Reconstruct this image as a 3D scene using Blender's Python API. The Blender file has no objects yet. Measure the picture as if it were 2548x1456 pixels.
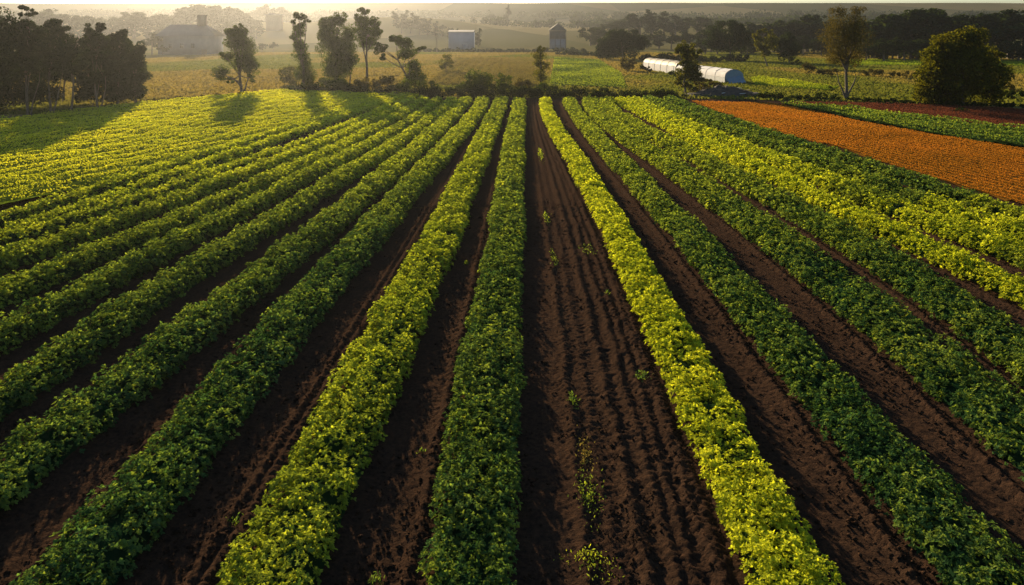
import bpy, math, random
import numpy as np
from mathutils import Vector

R = math.radians
rng = np.random.default_rng(11)
SC = bpy.context.scene
COL = SC.collection

# ------------------------------------------------------------------ survey
# distances were measured from the photograph: eye 10 m above the field,
# focal length 2000 px on a 2548 px wide frame, vanishing point (1300, 85)
EYE, FPX, VX, VY = 10.0, 2000.0, 1300.0, 85.0
def gp(px, py, z=0.0):
    k = (EYE - z) / (py - VY)
    return ((px - VX) * k, FPX * k)
def depth(py):
    return FPX * EYE / (py - VY)

SUN_AZ, SUN_EL = -18.5, 12.0          # degrees, azimuth from +Y towards +X

# ------------------------------------------------------------------ noise
def _hash(ix, iy, s):
    h = (ix.astype(np.int64) * 374761393 + iy.astype(np.int64) * 668265263 + s * 974634777) & 0xFFFFFFFF
    h = ((h ^ (h >> 13)) * 1274126177) & 0xFFFFFFFF
    return ((h ^ (h >> 16)) & 0xFFFF) / 65535.0
def vnoise(x, y, s=0):
    ix, iy = np.floor(x), np.floor(y)
    fx, fy = x - ix, y - iy
    fx = fx * fx * (3 - 2 * fx); fy = fy * fy * (3 - 2 * fy)
    a = _hash(ix, iy, s); b = _hash(ix + 1, iy, s); c = _hash(ix, iy + 1, s); d = _hash(ix + 1, iy + 1, s)
    return (a + (b - a) * fx) * (1 - fy) + (c + (d - c) * fx) * fy
def fbm(x, y, s=0, o=3):
    t = 0; amp = .5; n = 0
    for k in range(o):
        t = t + amp * vnoise(x * 2 ** k, y * 2 ** k, s + k * 7); n += amp; amp *= .5
    return t / n
def smooth(t):
    t = np.clip(t, 0, 1); return t * t * (3 - 2 * t)

# ------------------------------------------------------------------ mesh helpers
def link(o, parent=None):
    COL.objects.link(o)
    if parent is not None: o.parent = parent
    return o
def raw_mesh(name, V, faces_by_n, attrs=None, mats=(), mat_idx=None, smooth_sh=False):
    """V (n,3); faces_by_n: list of int arrays (m,k)."""
    me = bpy.data.meshes.new(name)
    V = np.asarray(V, dtype=np.float32)
    me.vertices.add(len(V)); me.vertices.foreach_set('co', V.ravel())
    loops = np.concatenate([f.ravel() for f in faces_by_n]).astype(np.int32)
    tot = np.concatenate([np.full(len(f), f.shape[1], dtype=np.int32) for f in faces_by_n])
    st = np.zeros(len(tot), dtype=np.int32); st[1:] = np.cumsum(tot)[:-1]
    me.loops.add(len(loops)); me.loops.foreach_set('vertex_index', loops)
    me.polygons.add(len(tot)); me.polygons.foreach_set('loop_start', st)
    if mat_idx is not None:
        me.polygons.foreach_set('material_index', np.asarray(mat_idx, dtype=np.int32))
    for m in mats: me.materials.append(m)
    if smooth_sh: me.polygons.foreach_set('use_smooth', np.ones(len(tot), dtype=bool))
    me.update(calc_edges=True)
    for k, a in (attrs or {}).items():
        at = me.attributes.new(k, 'FLOAT', 'POINT')
        at.data.foreach_set('value', np.asarray(a, dtype=np.float32))
    return me
class Build:
    """collects shapes (several materials) into one mesh"""
    def __init__(s): s.V = []; s.F = {}; s.n = 0; s.A = {}; s.order = []
    def add(s, V, F, mi=0, **attrs):
        V = np.asarray(V, float); F = np.asarray(F, int)
        s.V.append(V); s.order.append((F + s.n, mi)); 
        for k in ('rnd', 'yel'):
            s.A.setdefault(k, []).append(np.broadcast_to(np.asarray(attrs.get(k, .5), float), (len(V),)))
        s.n += len(V)
    def box(s, cx, cy, cz, sx, sy, sz, rz=0, mi=0, taper=1.0):
        a = np.array([[-1,-1,-1],[1,-1,-1],[1,1,-1],[-1,1,-1],[-1,-1,1],[1,-1,1],[1,1,1],[-1,1,1]], float)
        a[4:, :2] *= taper
        a *= np.array([sx, sy, sz]) / 2
        c, n = math.cos(rz), math.sin(rz)
        x = a[:, 0] * c - a[:, 1] * n; y = a[:, 0] * n + a[:, 1] * c
        V = np.stack([x + cx, y + cy, a[:, 2] + cz], 1)
        s.add(V, [[0,3,2,1],[4,5,6,7],[0,1,5,4],[1,2,6,5],[2,3,7,6],[3,0,4,7]], mi)
    def tube(s, pts, radii, n=7, mi=0):
        pts = [Vector(p) for p in pts]
        V = []
        for i, p in enumerate(pts):
            t = (pts[min(i + 1, len(pts) - 1)] - pts[max(i - 1, 0)]).normalized()
            u = t.cross(Vector((0.3, 1, 0.1))).normalized(); w = t.cross(u)
            for k in range(n):
                a = 2 * math.pi * k / n
                V.append(p + (u * math.cos(a) + w * math.sin(a)) * radii[i])
        F = []
        for i in range(len(pts) - 1):
            for k in range(n):
                F.append([i*n+k, i*n+(k+1)%n, (i+1)*n+(k+1)%n, (i+1)*n+k])
        s.add(np.array([tuple(v) for v in V]), F, mi)
    def mesh(s, name, mats, smooth_sh=False):
        mi = np.concatenate([np.full(len(f), m) for f, m in s.order])
        return raw_mesh(name, np.concatenate(s.V), [f for f, _ in s.order],
                        {k: np.concatenate(a) for k, a in s.A.items()}, mats, mi, smooth_sh)
    def obj(s, name, mats, parent=None, smooth_sh=False):
        if not isinstance(mats, (list, tuple)): mats = [mats]
        return link(bpy.data.objects.new(name, s.mesh(name, mats, smooth_sh)), parent)
def tag(o, label=None, cat=None, group=None, kind=None):
    if label: o['label'] = label
    if cat: o['category'] = cat
    if group: o['group'] = group
    if kind: o['kind'] = kind
    return o
def empty(name, loc, label, cat, group=None):
    o = bpy.data.objects.new(name, None); link(o); o.location = loc
    o.empty_display_size = .3
    return tag(o, label, cat, group)

def unit(v):
    return v / np.maximum(np.linalg.norm(v, axis=1, keepdims=True), 1e-9)
def rand_dirs(n, zmin=-1.0):
    z = rng.uniform(zmin, 1, n); a = rng.uniform(0, 2 * np.pi, n); r = np.sqrt(1 - z * z)
    return np.stack([r * np.cos(a), r * np.sin(a), z], 1)
def leaves(P, D, N, L, W, fine=False, fold=.25):
    """leaf blades: base P, axis D, face normal N (approx), length L, width W"""
    D = unit(D); S = unit(np.cross(D, N)); U = np.cross(S, D)
    L = L[:, None]; W = W[:, None] * .5
    n = len(P)
    if fine:
        V = np.stack([P,
                      P + D*L*.32 + S*W + U*W*fold, P + D*L*.72 + S*W*.78 + U*W*fold*.6 - U*L*.03,
                      P + D*L - U*L*.12,
                      P + D*L*.72 - S*W*.78 + U*W*fold*.6 - U*L*.03, P + D*L*.32 - S*W + U*W*fold], 1).reshape(-1, 3)
        b = np.arange(n)[:, None] * 6
        F = np.concatenate([b + np.array([0,1,2,3]), b + np.array([0,3,4,5])])
        return V, F, 6
    V = np.stack([P, P + D*L*.5 + S*W + U*W*fold, P + D*L, P + D*L*.5 - S*W + U*W*fold], 1).reshape(-1, 3)
    F = np.arange(n)[:, None] * 4 + np.array([0,1,2,3])
    return V, F, 4

# ------------------------------------------------------------------ materials
def new_mat(name):
    m = bpy.data.materials.new(name); m.use_nodes = True
    nt = m.node_tree; nt.nodes.clear()
    out = nt.nodes.new('ShaderNodeOutputMaterial')
    return m, nt, out
def N(nt, t, **kw):
    n = nt.nodes.new(t)
    for k, v in kw.items(): setattr(n, k, v)
    return n
def mixc(nt, a, b, fac, blend='MIX'):
    n = N(nt, 'ShaderNodeMix', data_type='RGBA', blend_type=blend)
    for sock, val in ((n.inputs[0], fac), (n.inputs[6], a), (n.inputs[7], b)):
        if isinstance(val, (int, float)): sock.default_value = val
        elif isinstance(val, tuple): sock.default_value = (*val, 1)
        else: nt.links.new(val, sock)
    return n.outputs[2]
def noise(nt, scale, detail=4, rough=.6, coord=None):
    n = N(nt, 'ShaderNodeTexNoise'); n.inputs['Scale'].default_value = scale
    n.inputs['Detail'].default_value = detail; n.inputs['Roughness'].default_value = rough
    if coord is not None: nt.links.new(coord, n.inputs['Vector'])
    return n.outputs['Fac']
def ramp(nt, fac, lo, hi):
    n = N(nt, 'ShaderNodeMapRange'); n.inputs[1].default_value = lo; n.inputs[2].default_value = hi
    nt.links.new(fac, n.inputs[0]); return n.outputs[0]
def attr(nt, name):
    n = N(nt, 'ShaderNodeAttribute'); n.attribute_name = name; return n.outputs['Fac']
def geo_pos(nt):
    return N(nt, 'ShaderNodeNewGeometry').outputs['Position']

def leaf_mat(name, dark, light, ylow=None, yhigh=None, trans=.42, tcol=(1.25, 1.25, .55), rough=.6, spec=.06, patch=.12):
    m, nt, out = new_mat(name)
    r = attr(nt, 'rnd'); pos = geo_pos(nt)
    c = mixc(nt, dark, light, r)
    if ylow:
        y = mixc(nt, ylow, yhigh, r)
        c = mixc(nt, c, y, attr(nt, 'yel'))
    pn = ramp(nt, noise(nt, patch, 3, .6, pos), .3, .7)
    c = mixc(nt, c, mixc(nt, c, (.72, .80, .75), 1.0, 'MULTIPLY'), pn)
    b = N(nt, 'ShaderNodeBsdfDiffuse'); nt.links.new(c, b.inputs['Color'])
    t = N(nt, 'ShaderNodeBsdfTranslucent')
    nt.links.new(mixc(nt, c, tcol, 1.0, 'MULTIPLY'), t.inputs['Color'])
    mx = N(nt, 'ShaderNodeMixShader'); mx.inputs[0].default_value = trans
    nt.links.new(b.outputs[0], mx.inputs[1]); nt.links.new(t.outputs[0], mx.inputs[2])
    nt.links.new(mx.outputs[0], out.inputs['Surface'])
    return m
def plain_mat(name, a, b, scale=2.0, rough=.8, spec=.3, bump=0, metal=0, detail=5):
    m, nt, out = new_mat(name)
    pos = geo_pos(nt)
    f = ramp(nt, noise(nt, scale, detail, .62, pos), .3, .7)
    s = N(nt, 'ShaderNodeBsdfPrincipled')
    nt.links.new(mixc(nt, a, b, f), s.inputs['Base Color'])
    s.inputs['Roughness'].default_value = rough; s.inputs['Specular IOR Level'].default_value = spec
    s.inputs['Metallic'].default_value = metal
    if bump:
        bn = N(nt, 'ShaderNodeBump'); bn.inputs['Strength'].default_value = bump; bn.inputs['Distance'].default_value = .1
        nt.links.new(noise(nt, scale * 3, 6, .65, pos), bn.inputs['Height']); nt.links.new(bn.outputs[0], s.inputs['Normal'])
    nt.links.new(s.outputs[0], out.inputs['Surface'])
    return m

M = {}
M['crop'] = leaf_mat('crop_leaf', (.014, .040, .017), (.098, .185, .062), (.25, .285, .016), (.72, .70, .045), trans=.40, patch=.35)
M['field'] = leaf_mat('field_leaf', (.10, .16, .018), (.20, .25, .025), (.42, .41, .022), (.78, .71, .05), trans=.5, patch=.10)
M['orange'] = leaf_mat('orange_flower', (.32, .135, .018), (.54, .235, .03), trans=.45, tcol=(1.2, 1.0, .6), patch=.12)
M['rust'] = leaf_mat('rust_leaf', (.14, .045, .025), (.24, .075, .04), trans=.3, tcol=(1.1, 1, .8), patch=.2)
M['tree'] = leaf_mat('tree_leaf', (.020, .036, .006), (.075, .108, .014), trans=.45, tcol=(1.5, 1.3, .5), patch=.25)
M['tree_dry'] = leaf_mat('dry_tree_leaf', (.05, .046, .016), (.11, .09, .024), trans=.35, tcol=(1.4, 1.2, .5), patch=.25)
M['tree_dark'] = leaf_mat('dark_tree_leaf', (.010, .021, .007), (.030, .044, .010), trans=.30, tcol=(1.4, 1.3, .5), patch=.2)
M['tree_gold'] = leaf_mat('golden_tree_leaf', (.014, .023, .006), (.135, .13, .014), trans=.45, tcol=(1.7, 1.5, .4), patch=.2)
M['grass'] = leaf_mat('dry_grass', (.155, .122, .034), (.27, .205, .062), (.075, .105, .016), (.12, .145, .022), trans=.40, tcol=(1.1, 1.0, .6), patch=.06)
M['bark'] = plain_mat('bark', (.06, .045, .03), (.13, .10, .07), 3, .9, .2, .4)
M['white_sheet'] = plain_mat('white_plastic_sheet', (.66, .64, .61), (.54, .52, .49), .6, .95, .05)
M['tan_roof'] = plain_mat('weathered_roof_sheet', (.20, .16, .11), (.14, .115, .08), .8, .7, .3)
M['blue_sheet'] = plain_mat('blue_plastic_sheet', (.085, .155, .205), (.13, .20, .25), 1.2, .5, .4)
M['grey_blue'] = plain_mat('grey_blue_boards', (.12, .15, .18), (.17, .20, .23), .8, .7, .3)
M['slate'] = plain_mat('grey_roof', (.06, .07, .08), (.085, .095, .105), .5, .7, .3)
M['wall_grey'] = plain_mat('grey_render', (.13, .145, .16), (.10, .115, .13), .4, .85, .2)
M['brick'] = plain_mat('dull_brick', (.12, .10, .085), (.09, .075, .065), 1.0, .85, .2)
M['pale_blue'] = plain_mat('pale_blue_cladding', (.24, .27, .33), (.20, .23, .28), .3, .6, .3)
M['steel'] = plain_mat('galvanised_sheet', (.10, .10, .098), (.075, .078, .076), .5, .8, .1)
M['dark_steel'] = plain_mat('dark_frame', (.07, .07, .065), (.10, .10, .09), .5, .6, .3)
M['wood'] = plain_mat('old_wood', (.16, .12, .08), (.10, .075, .05), 1, .9, .2)
M['rubble'] = plain_mat('dark_heap', (.035, .030, .026), (.075, .06, .045), 1.4, .95, .1, .6)
M['pale_scrap'] = plain_mat('pale_scrap', (.55, .53, .50), (.40, .38, .36), 2, .8, .2)
M['car_white'] = plain_mat('white_car_paint', (.75, .75, .74), (.70, .70, .69), .5, .25, .5)
M['car_dark'] = plain_mat('dark_car_paint', (.10, .11, .13), (.08, .09, .10), .5, .25, .5)
M['glass'] = plain_mat('dark_glass', (.03, .035, .04), (.04, .045, .05), .5, .08, .6)
M['rubber'] = plain_mat('tyre_rubber', (.02, .02, .02), (.03, .03, .03), 2, .9, .2)

def soil_mat():
    m, nt, out = new_mat('tilled_soil')
    pos = geo_pos(nt)
    a = ramp(nt, noise(nt, .5, 4, .6, pos), .3, .7)
    b = ramp(nt, noise(nt, 9.0, 6, .7, pos), .3, .72)
    c = mixc(nt, (.0085, .0074, .0070), (.019, .0135, .0105), a)
    c = mixc(nt, c, (.100, .052, .028), mixf(nt, b, .55))
    s = N(nt, 'ShaderNodeBsdfDiffuse'); nt.links.new(c, s.inputs['Color'])
    bn = N(nt, 'ShaderNodeBump'); bn.inputs['Strength'].default_value = 1.0; bn.inputs['Distance'].default_value = .06
    nt.links.new(noise(nt, 14.0, 6, .7, pos), bn.inputs['Height']); nt.links.new(bn.outputs[0], s.inputs['Normal'])
    nt.links.new(s.outputs[0], out.inputs['Surface'])
    return m
def mixf(nt, f, k):
    n = N(nt, 'ShaderNodeMath', operation='MULTIPLY'); nt.links.new(f, n.inputs[0]); n.inputs[1].default_value = k
    return n.outputs[0]
M['soil'] = soil_mat()

def ground_mat():
    m, nt, out = new_mat('countryside')
    pos = geo_pos(nt)
    f1 = ramp(nt, noise(nt, .015, 4, .55, pos), .38, .62)
    f2 = ramp(nt, noise(nt, .25, 6, .65, pos), .3, .7)
    c = mixc(nt, (.13, .105, .034), (.21, .165, .055), f2)
    c = mixc(nt, c, (.065, .085, .02), mixf(nt, f1, .6))
    v = N(nt, 'ShaderNodeTexVoronoi'); v.inputs['Scale'].default_value = .0045
    mp = N(nt, 'ShaderNodeMapping'); mp.inputs['Scale'].default_value = (1, .45, 0); mp.inputs['Rotation'].default_value = (0, 0, .3)
    nt.links.new(pos, mp.inputs[0]); nt.links.new(mp.outputs[0], v.inputs['Vector'])
    sp = N(nt, 'ShaderNodeSeparateColor'); nt.links.new(v.outputs['Color'], sp.inputs[0])
    fc = mixc(nt, (.05, .06, .022), (.24, .19, .085), sp.outputs[0])
    sy = N(nt, 'ShaderNodeSeparateXYZ'); nt.links.new(pos, sy.inputs[0])
    c = mixc(nt, c, fc, ramp(nt, sy.outputs['Y'], 430, 520))
    s = N(nt, 'ShaderNodeBsdfDiffuse'); nt.links.new(c, s.inputs['Color'])
    bn = N(nt, 'ShaderNodeBump'); bn.inputs['Strength'].default_value = .7; bn.inputs['Distance'].default_value = .3
    nt.links.new(noise(nt, 1.2, 6, .7, pos), bn.inputs['Height']); nt.links.new(bn.outputs[0], s.inputs['Normal'])
    nt.links.new(s.outputs[0], out.inputs['Surface'])
    return m
M['ground'] = ground_mat()

# ------------------------------------------------------------------ terrain
_HY = np.array([-200, 430, 700, 1000, 1250, 1750, 2300.])
_HZ = np.array([0, 0, 5, 15, 26, 78, 80.])
def H(x, y):
    x = np.asarray(x, float); y = np.asarray(y, float)
    h = np.interp(y, _HY, _HZ)
    def g(cx, cy, sx, sy, a): return a * np.exp(-((x - cx) / sx) ** 2 - ((y - cy) / sy) ** 2)
    b = g(-440, 930, 230, 170, 14) + g(-130, 860, 110, 150, 15) + g(330, 760, 260, 190, 14)
    b = b + smooth((y - 700) / 900) * 9 * (fbm(x / 420, y / 420, 5, 3) - .5) * 1.0
    return h + b * smooth((y - 430) / 80)
def grid_obj(name, xs, ys, zf, mat, parent=None):
    X, Y = np.meshgrid(xs, ys)
    Z = zf(X, Y)
    V = np.stack([X, Y, Z], -1).reshape(-1, 3)
    nx, ny = len(xs), len(ys)
    i = (np.arange(ny - 1)[:, None] * nx + np.arange(nx - 1)[None]).reshape(-1)
    F = np.stack([i, i + 1, i + nx + 1, i + nx], 1)
    return V, F
xs = np.sinh(np.linspace(-5.2, 5.2, 230)) * (1560 / math.sinh(5.2))
ys = np.concatenate([np.linspace(-70, 420, 40), 430 + (np.linspace(0, 1, 230) ** 1.5) * 1760])
V, F = grid_obj('ground', xs, ys, H, None)
me = raw_mesh('ground', V, [F], mats=[M['ground']], smooth_sh=True)
tag(link(bpy.data.objects.new('ground', me)), kind='structure')

# ------------------------------------------------------------------ crop rows
# (key, [(image row y, left edge, right edge)], yellowness, width, label)
ROWS = [
 ('C',  [(1456,1030,1305),(1157,1088,1306),(921,1140,1302),(722,1187,1308),(547,1220,1302),(411,1247,1302),(250,1281,1307)], .10,
  'dark green crop row running straight down the middle, between two bright yellow rows'),
 ('Y1', [(1456,540,820),(1157,705,930),(921,857,1032),(722,973,1098),(547,1063,1165),(411,1143,1217),(323,1191,1241),(250,1237,1261)], .62,
  'yellow-green crop row just left of the straight dark green middle row'),
 ('L1', [(1456,10,325),(1157,300,540),(921,545,730),(722,730,862),(547,910,1003),(411,1033,1105),(323,1131,1175),(250,1193,1213)], .06,
  'dark green crop row left of the yellow-green row, reaching the lower left corner'),
 ('L2', [(1157,-75,165),(921,265,450),(722,545,685),(547,777,880),(323,1065,1113),(250,1146,1178)], .10,
  'second green crop row left of the yellow-green row'),
 ('L3', [(921,15,215),(722,345,490),(622,490,595),(547,650,760),(323,1017,1061),(250,1112,1138)], .14,
  'third green crop row left of the yellow-green row'),
 ('L4', [(821,-40,110),(722,165,320),(622,330,430),(547,520,640),(323,967,1006),(250,1072,1105)], .18,
  'fourth green crop row left of the yellow-green row'),
 ('L5', [(722,-5,130),(622,185,320),(547,400,510),(323,915,960),(250,1040,1075)], .26,
  'fifth crop row left of the yellow-green row, light green with a dark bush in it'),
 ('L6', [(622,5,150),(547,290,390),(323,862,902),(250,1005,1040)], .34,
  'sixth crop row left of the yellow-green row, yellowish green'),
 ('L7', [(622,-165,-15),(547,180,270),(323,820,860),(250,972,1004)], .42,
  'seventh crop row left of the yellow-green row, narrow and yellowish green'),
 ('L8', [(547,60,150),(323,775,815),(256,925,960)], .48,
  'eighth crop row left of the yellow-green row, third from the wide yellow field'),
 ('L9', [(547,-60,30),(323,735,772),(262,880,912)], .40,
  'outermost narrow crop row along the edge of the wide yellow field'),
 ('R1', [(1456,1855,2092),(1157,1745,1920),(921,1640,1785),(722,1560,1670),(547,1482,1562),(411,1412,1465),(323,1367,1404),(250,1347,1367)], .96,
  'bright yellow crop row right of the middle, beside the ridged bare soil'),
 ('R2', [(1356,2260,2510),(1157,2105,2340),(921,1910,2095),(722,1770,1895),(547,1630,1735),(411,1512,1580),(323,1446,1490),(250,1405,1428)], .09,
  'green crop row next to the right side of the bright yellow row'),
 ('R3', [(1057,2400,2640),(921,2235,2440),(821,2140,2330),(722,2025,2170),(547,1800,1925),(411,1622,1710),(323,1504,1563),(250,1455,1482)], .12,
  'second green crop row right of the bright yellow row'),
 ('R4', [(921,2490,2700),(821,2390,2570),(722,2240,2400),(547,1950,2065),(411,1735,1822),(323,1570,1618),(250,1493,1522)], .15,
  'third green crop row right of the bright yellow row, along the double yellow band'),
 ('R5', [(722,2440,2570),(622,2280,2400),(547,2100,2225),(411,1810,1900),(250,1527,1553)], .92,
  'near half of the double yellow band on the right, beside a green row'),
 ('R6', [(622,2420,2560),(547,2262,2400),(411,1905,1995),(250,1560,1590)], .80,
  'far half of the double yellow band on the right, patched with green close by'),
]
class Row: pass
rows = []
for key, pts, yel, label in ROWS:
    r = Row(); r.key = key; r.yel = yel; r.label = label
    z = .35
    Ys = np.array([FPX * (EYE - z) / (p[0] - VY) for p in pts])
    Xs = np.array([((p[1] + p[2]) / 2 - VX) * (EYE - z) / (p[0] - VY) for p in pts])
    Ws = np.array([(p[2] - p[1]) * (EYE - z) / (p[0] - VY) for p in pts])
    r.Ys, r.Xs = Ys, Xs
    deg = 3 if len(pts) > 5 else 2 if len(pts) > 3 else 1
    r.c = np.polyfit(Ys, Xs, deg); r.y0d, r.y1d = Ys[0], Ys[-1]
    # what shows of a row is its top plus its near flank: take the flank off
    r.w = max(float(np.median(Ws - np.where(Xs > 5, .26, np.where(Xs > 3, .12, .33)) * np.abs(Xs) / EYE)), 1.2); r.y1 = Ys[-1] + .5
    rows.append(r)
def manual(key, XY, yel, w, label, y1=121):
    r = Row(); r.key = key; r.yel = yel; r.label = label
    Ys = np.array([p[1] for p in XY], float); Xs = np.array([p[0] for p in XY], float)
    r.c = np.polyfit(Ys, Xs, 2); r.y0d, r.y1d = Ys[0], Ys[-1]; r.w = w; r.y1 = y1
    rows.append(r)
manual('R7', [(24.4,31),(23.9,43),(22.0,61),(20.6,84),(18.6,121)], .22, 1.7,
       'green crop row behind the double yellow band, patched with yellow and holding a dark bush', 120)
manual('R8', [(27.2,31),(26.4,46),(24.9,61),(23.1,84),(21.6,120)], .14, 1.6,
       'green crop row along the edge of the orange flower field', 119)
def rowx(r, y):
    y = np.asarray(y, float)
    yc = np.clip(y, r.y0d, r.y1d)
    dv = np.polyder(r.c)
    return np.polyval(r.c, yc) + np.polyval(dv, yc) * (y - yc)
RK = {r.key: r for r in rows}

# ------------------------------------------------------------------ soil
def soil_z(X, Y):
    z = .03 + .05 * fbm(X * .7, Y * .25, 3, 2)
    clod = np.full(X.shape, .55)
    for r in rows:
        d = X - rowx(r, Y)
        inr = (Y < r.y1 + 1)
        hw = r.w / 2
        z = z + inr * .10 * np.exp(-(d / (hw * .9)) ** 4)
        # thrown-up lip along the left foot of the row
        e = d + hw + .26 + .10 * (fbm(Y * .5, X * 0 + hw, 17, 2) - .5)
        z = z + inr * .10 * np.exp(-(e / .14) ** 2)
        clod = clod + inr * .9 * np.exp(-(e / .3) ** 2)
    c, r1, y1, l1 = rowx(RK['C'], Y), rowx(RK['R1'], Y), rowx(RK['Y1'], Y), rowx(RK['L1'], Y)
    u = (X - c) / (r1 - c)
    for uc, a, w in ((.375, .07, .11), (.47, .03, .10), (.565, .10, .13), (.66, .085, .11), (.725, .075, .10), (.785, .07, .08)):
        a = a * (.85 + .75 * fbm(Y * .35, Y * 0 + uc * 70, 37, 2)); d = (u - uc) * 4.7 + .16 * (fbm(Y * .6, Y * 0 + uc * 40, 23, 2) - .5)
        z = z + a * np.exp(-(d / w) ** 2); clod = clod + .8 * np.exp(-(d / .22) ** 2)
    for dd, a in ((-1.34, .12), (-1.66, .09)):
        d = X - y1 - dd + .08 * (fbm(Y * .6, Y * 0 + dd * 9, 29, 2) - .5)
        z = z + a * np.exp(-(d / .10) ** 2); clod = clod + .8 * np.exp(-(d / .2) ** 2)
    n1 = np.abs(fbm(X * 10.5, Y * 9.0, 41, 2) - .5) * 2
    n2 = vnoise(X * 16, Y * 14, 47)
    z = z + np.clip(clod, 0, 1.6) * (.022 * (1 - n1) ** 2 - .02 + .036 * n2)
    n3 = vnoise(X * 7, Y * 6, 53)
    z = z + np.clip(clod, 0, 1.4) * .03 * np.clip(n3 - .6, 0, 1) * 2
    return np.maximum(z, .012)
Bs = Build()
for xs_, ys_ in ((np.arange(-26, 26.01, .05), np.concatenate([np.arange(11.5, 30, .055), np.arange(30, 46.01, .09)])),
                 (np.arange(-44, 40.01, .10), np.arange(46.02, 125.5, .35)),
                 (np.arange(-44, -26.0, .10), np.arange(24, 46.02, .25)),
                 (np.arange(26.01, 40.1, .10), np.arange(24, 46.02, .25))):
    V, F = grid_obj('', xs_, ys_, soil_z, None); Bs.add(V, F)
# loose crumbs and clods
nc = 60000
cyy = 12 + 36 * rng.random(nc) ** 1.4; cxx = rng.uniform(-.75, .75, nc) * (cyy + 2)
cr = (.010 + .035 * rng.random(nc) ** 3) * (1 + cyy / 60)
keepc = fbm(cxx * 1.3, cyy * .5, 77, 3) + rng.normal(0, .12, nc) > .5
cxx, cyy, cr = cxx[keepc], cyy[keepc], cr[keepc]
cz = soil_z(cxx, cyy)
octa = np.array([[1,0,0],[0,1,0],[-1,0,0],[0,-1,0],[0,0,1],[0,0,-1.]])
vv = octa[None] * cr[:, None, None] * rng.uniform(.6, 1.4, (len(cr), 6, 1)) * np.array([1, 1, .75]) + rng.normal(0, .2, (len(cr), 6, 3)) * cr[:, None, None]
vv = vv + np.stack([cxx, cyy, cz + cr * .35], 1)[:, None]
of = np.array([[0,1,4],[1,2,4],[2,3,4],[3,0,4],[1,0,5],[2,1,5],[3,2,5],[0,3,5]])
Bs.add(vv.reshape(-1, 3), (np.arange(len(cr))[:, None, None] * 6 + of[None]).reshape(-1, 3))
tag(Bs.obj('soil', M['soil']), kind='structure')

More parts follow.
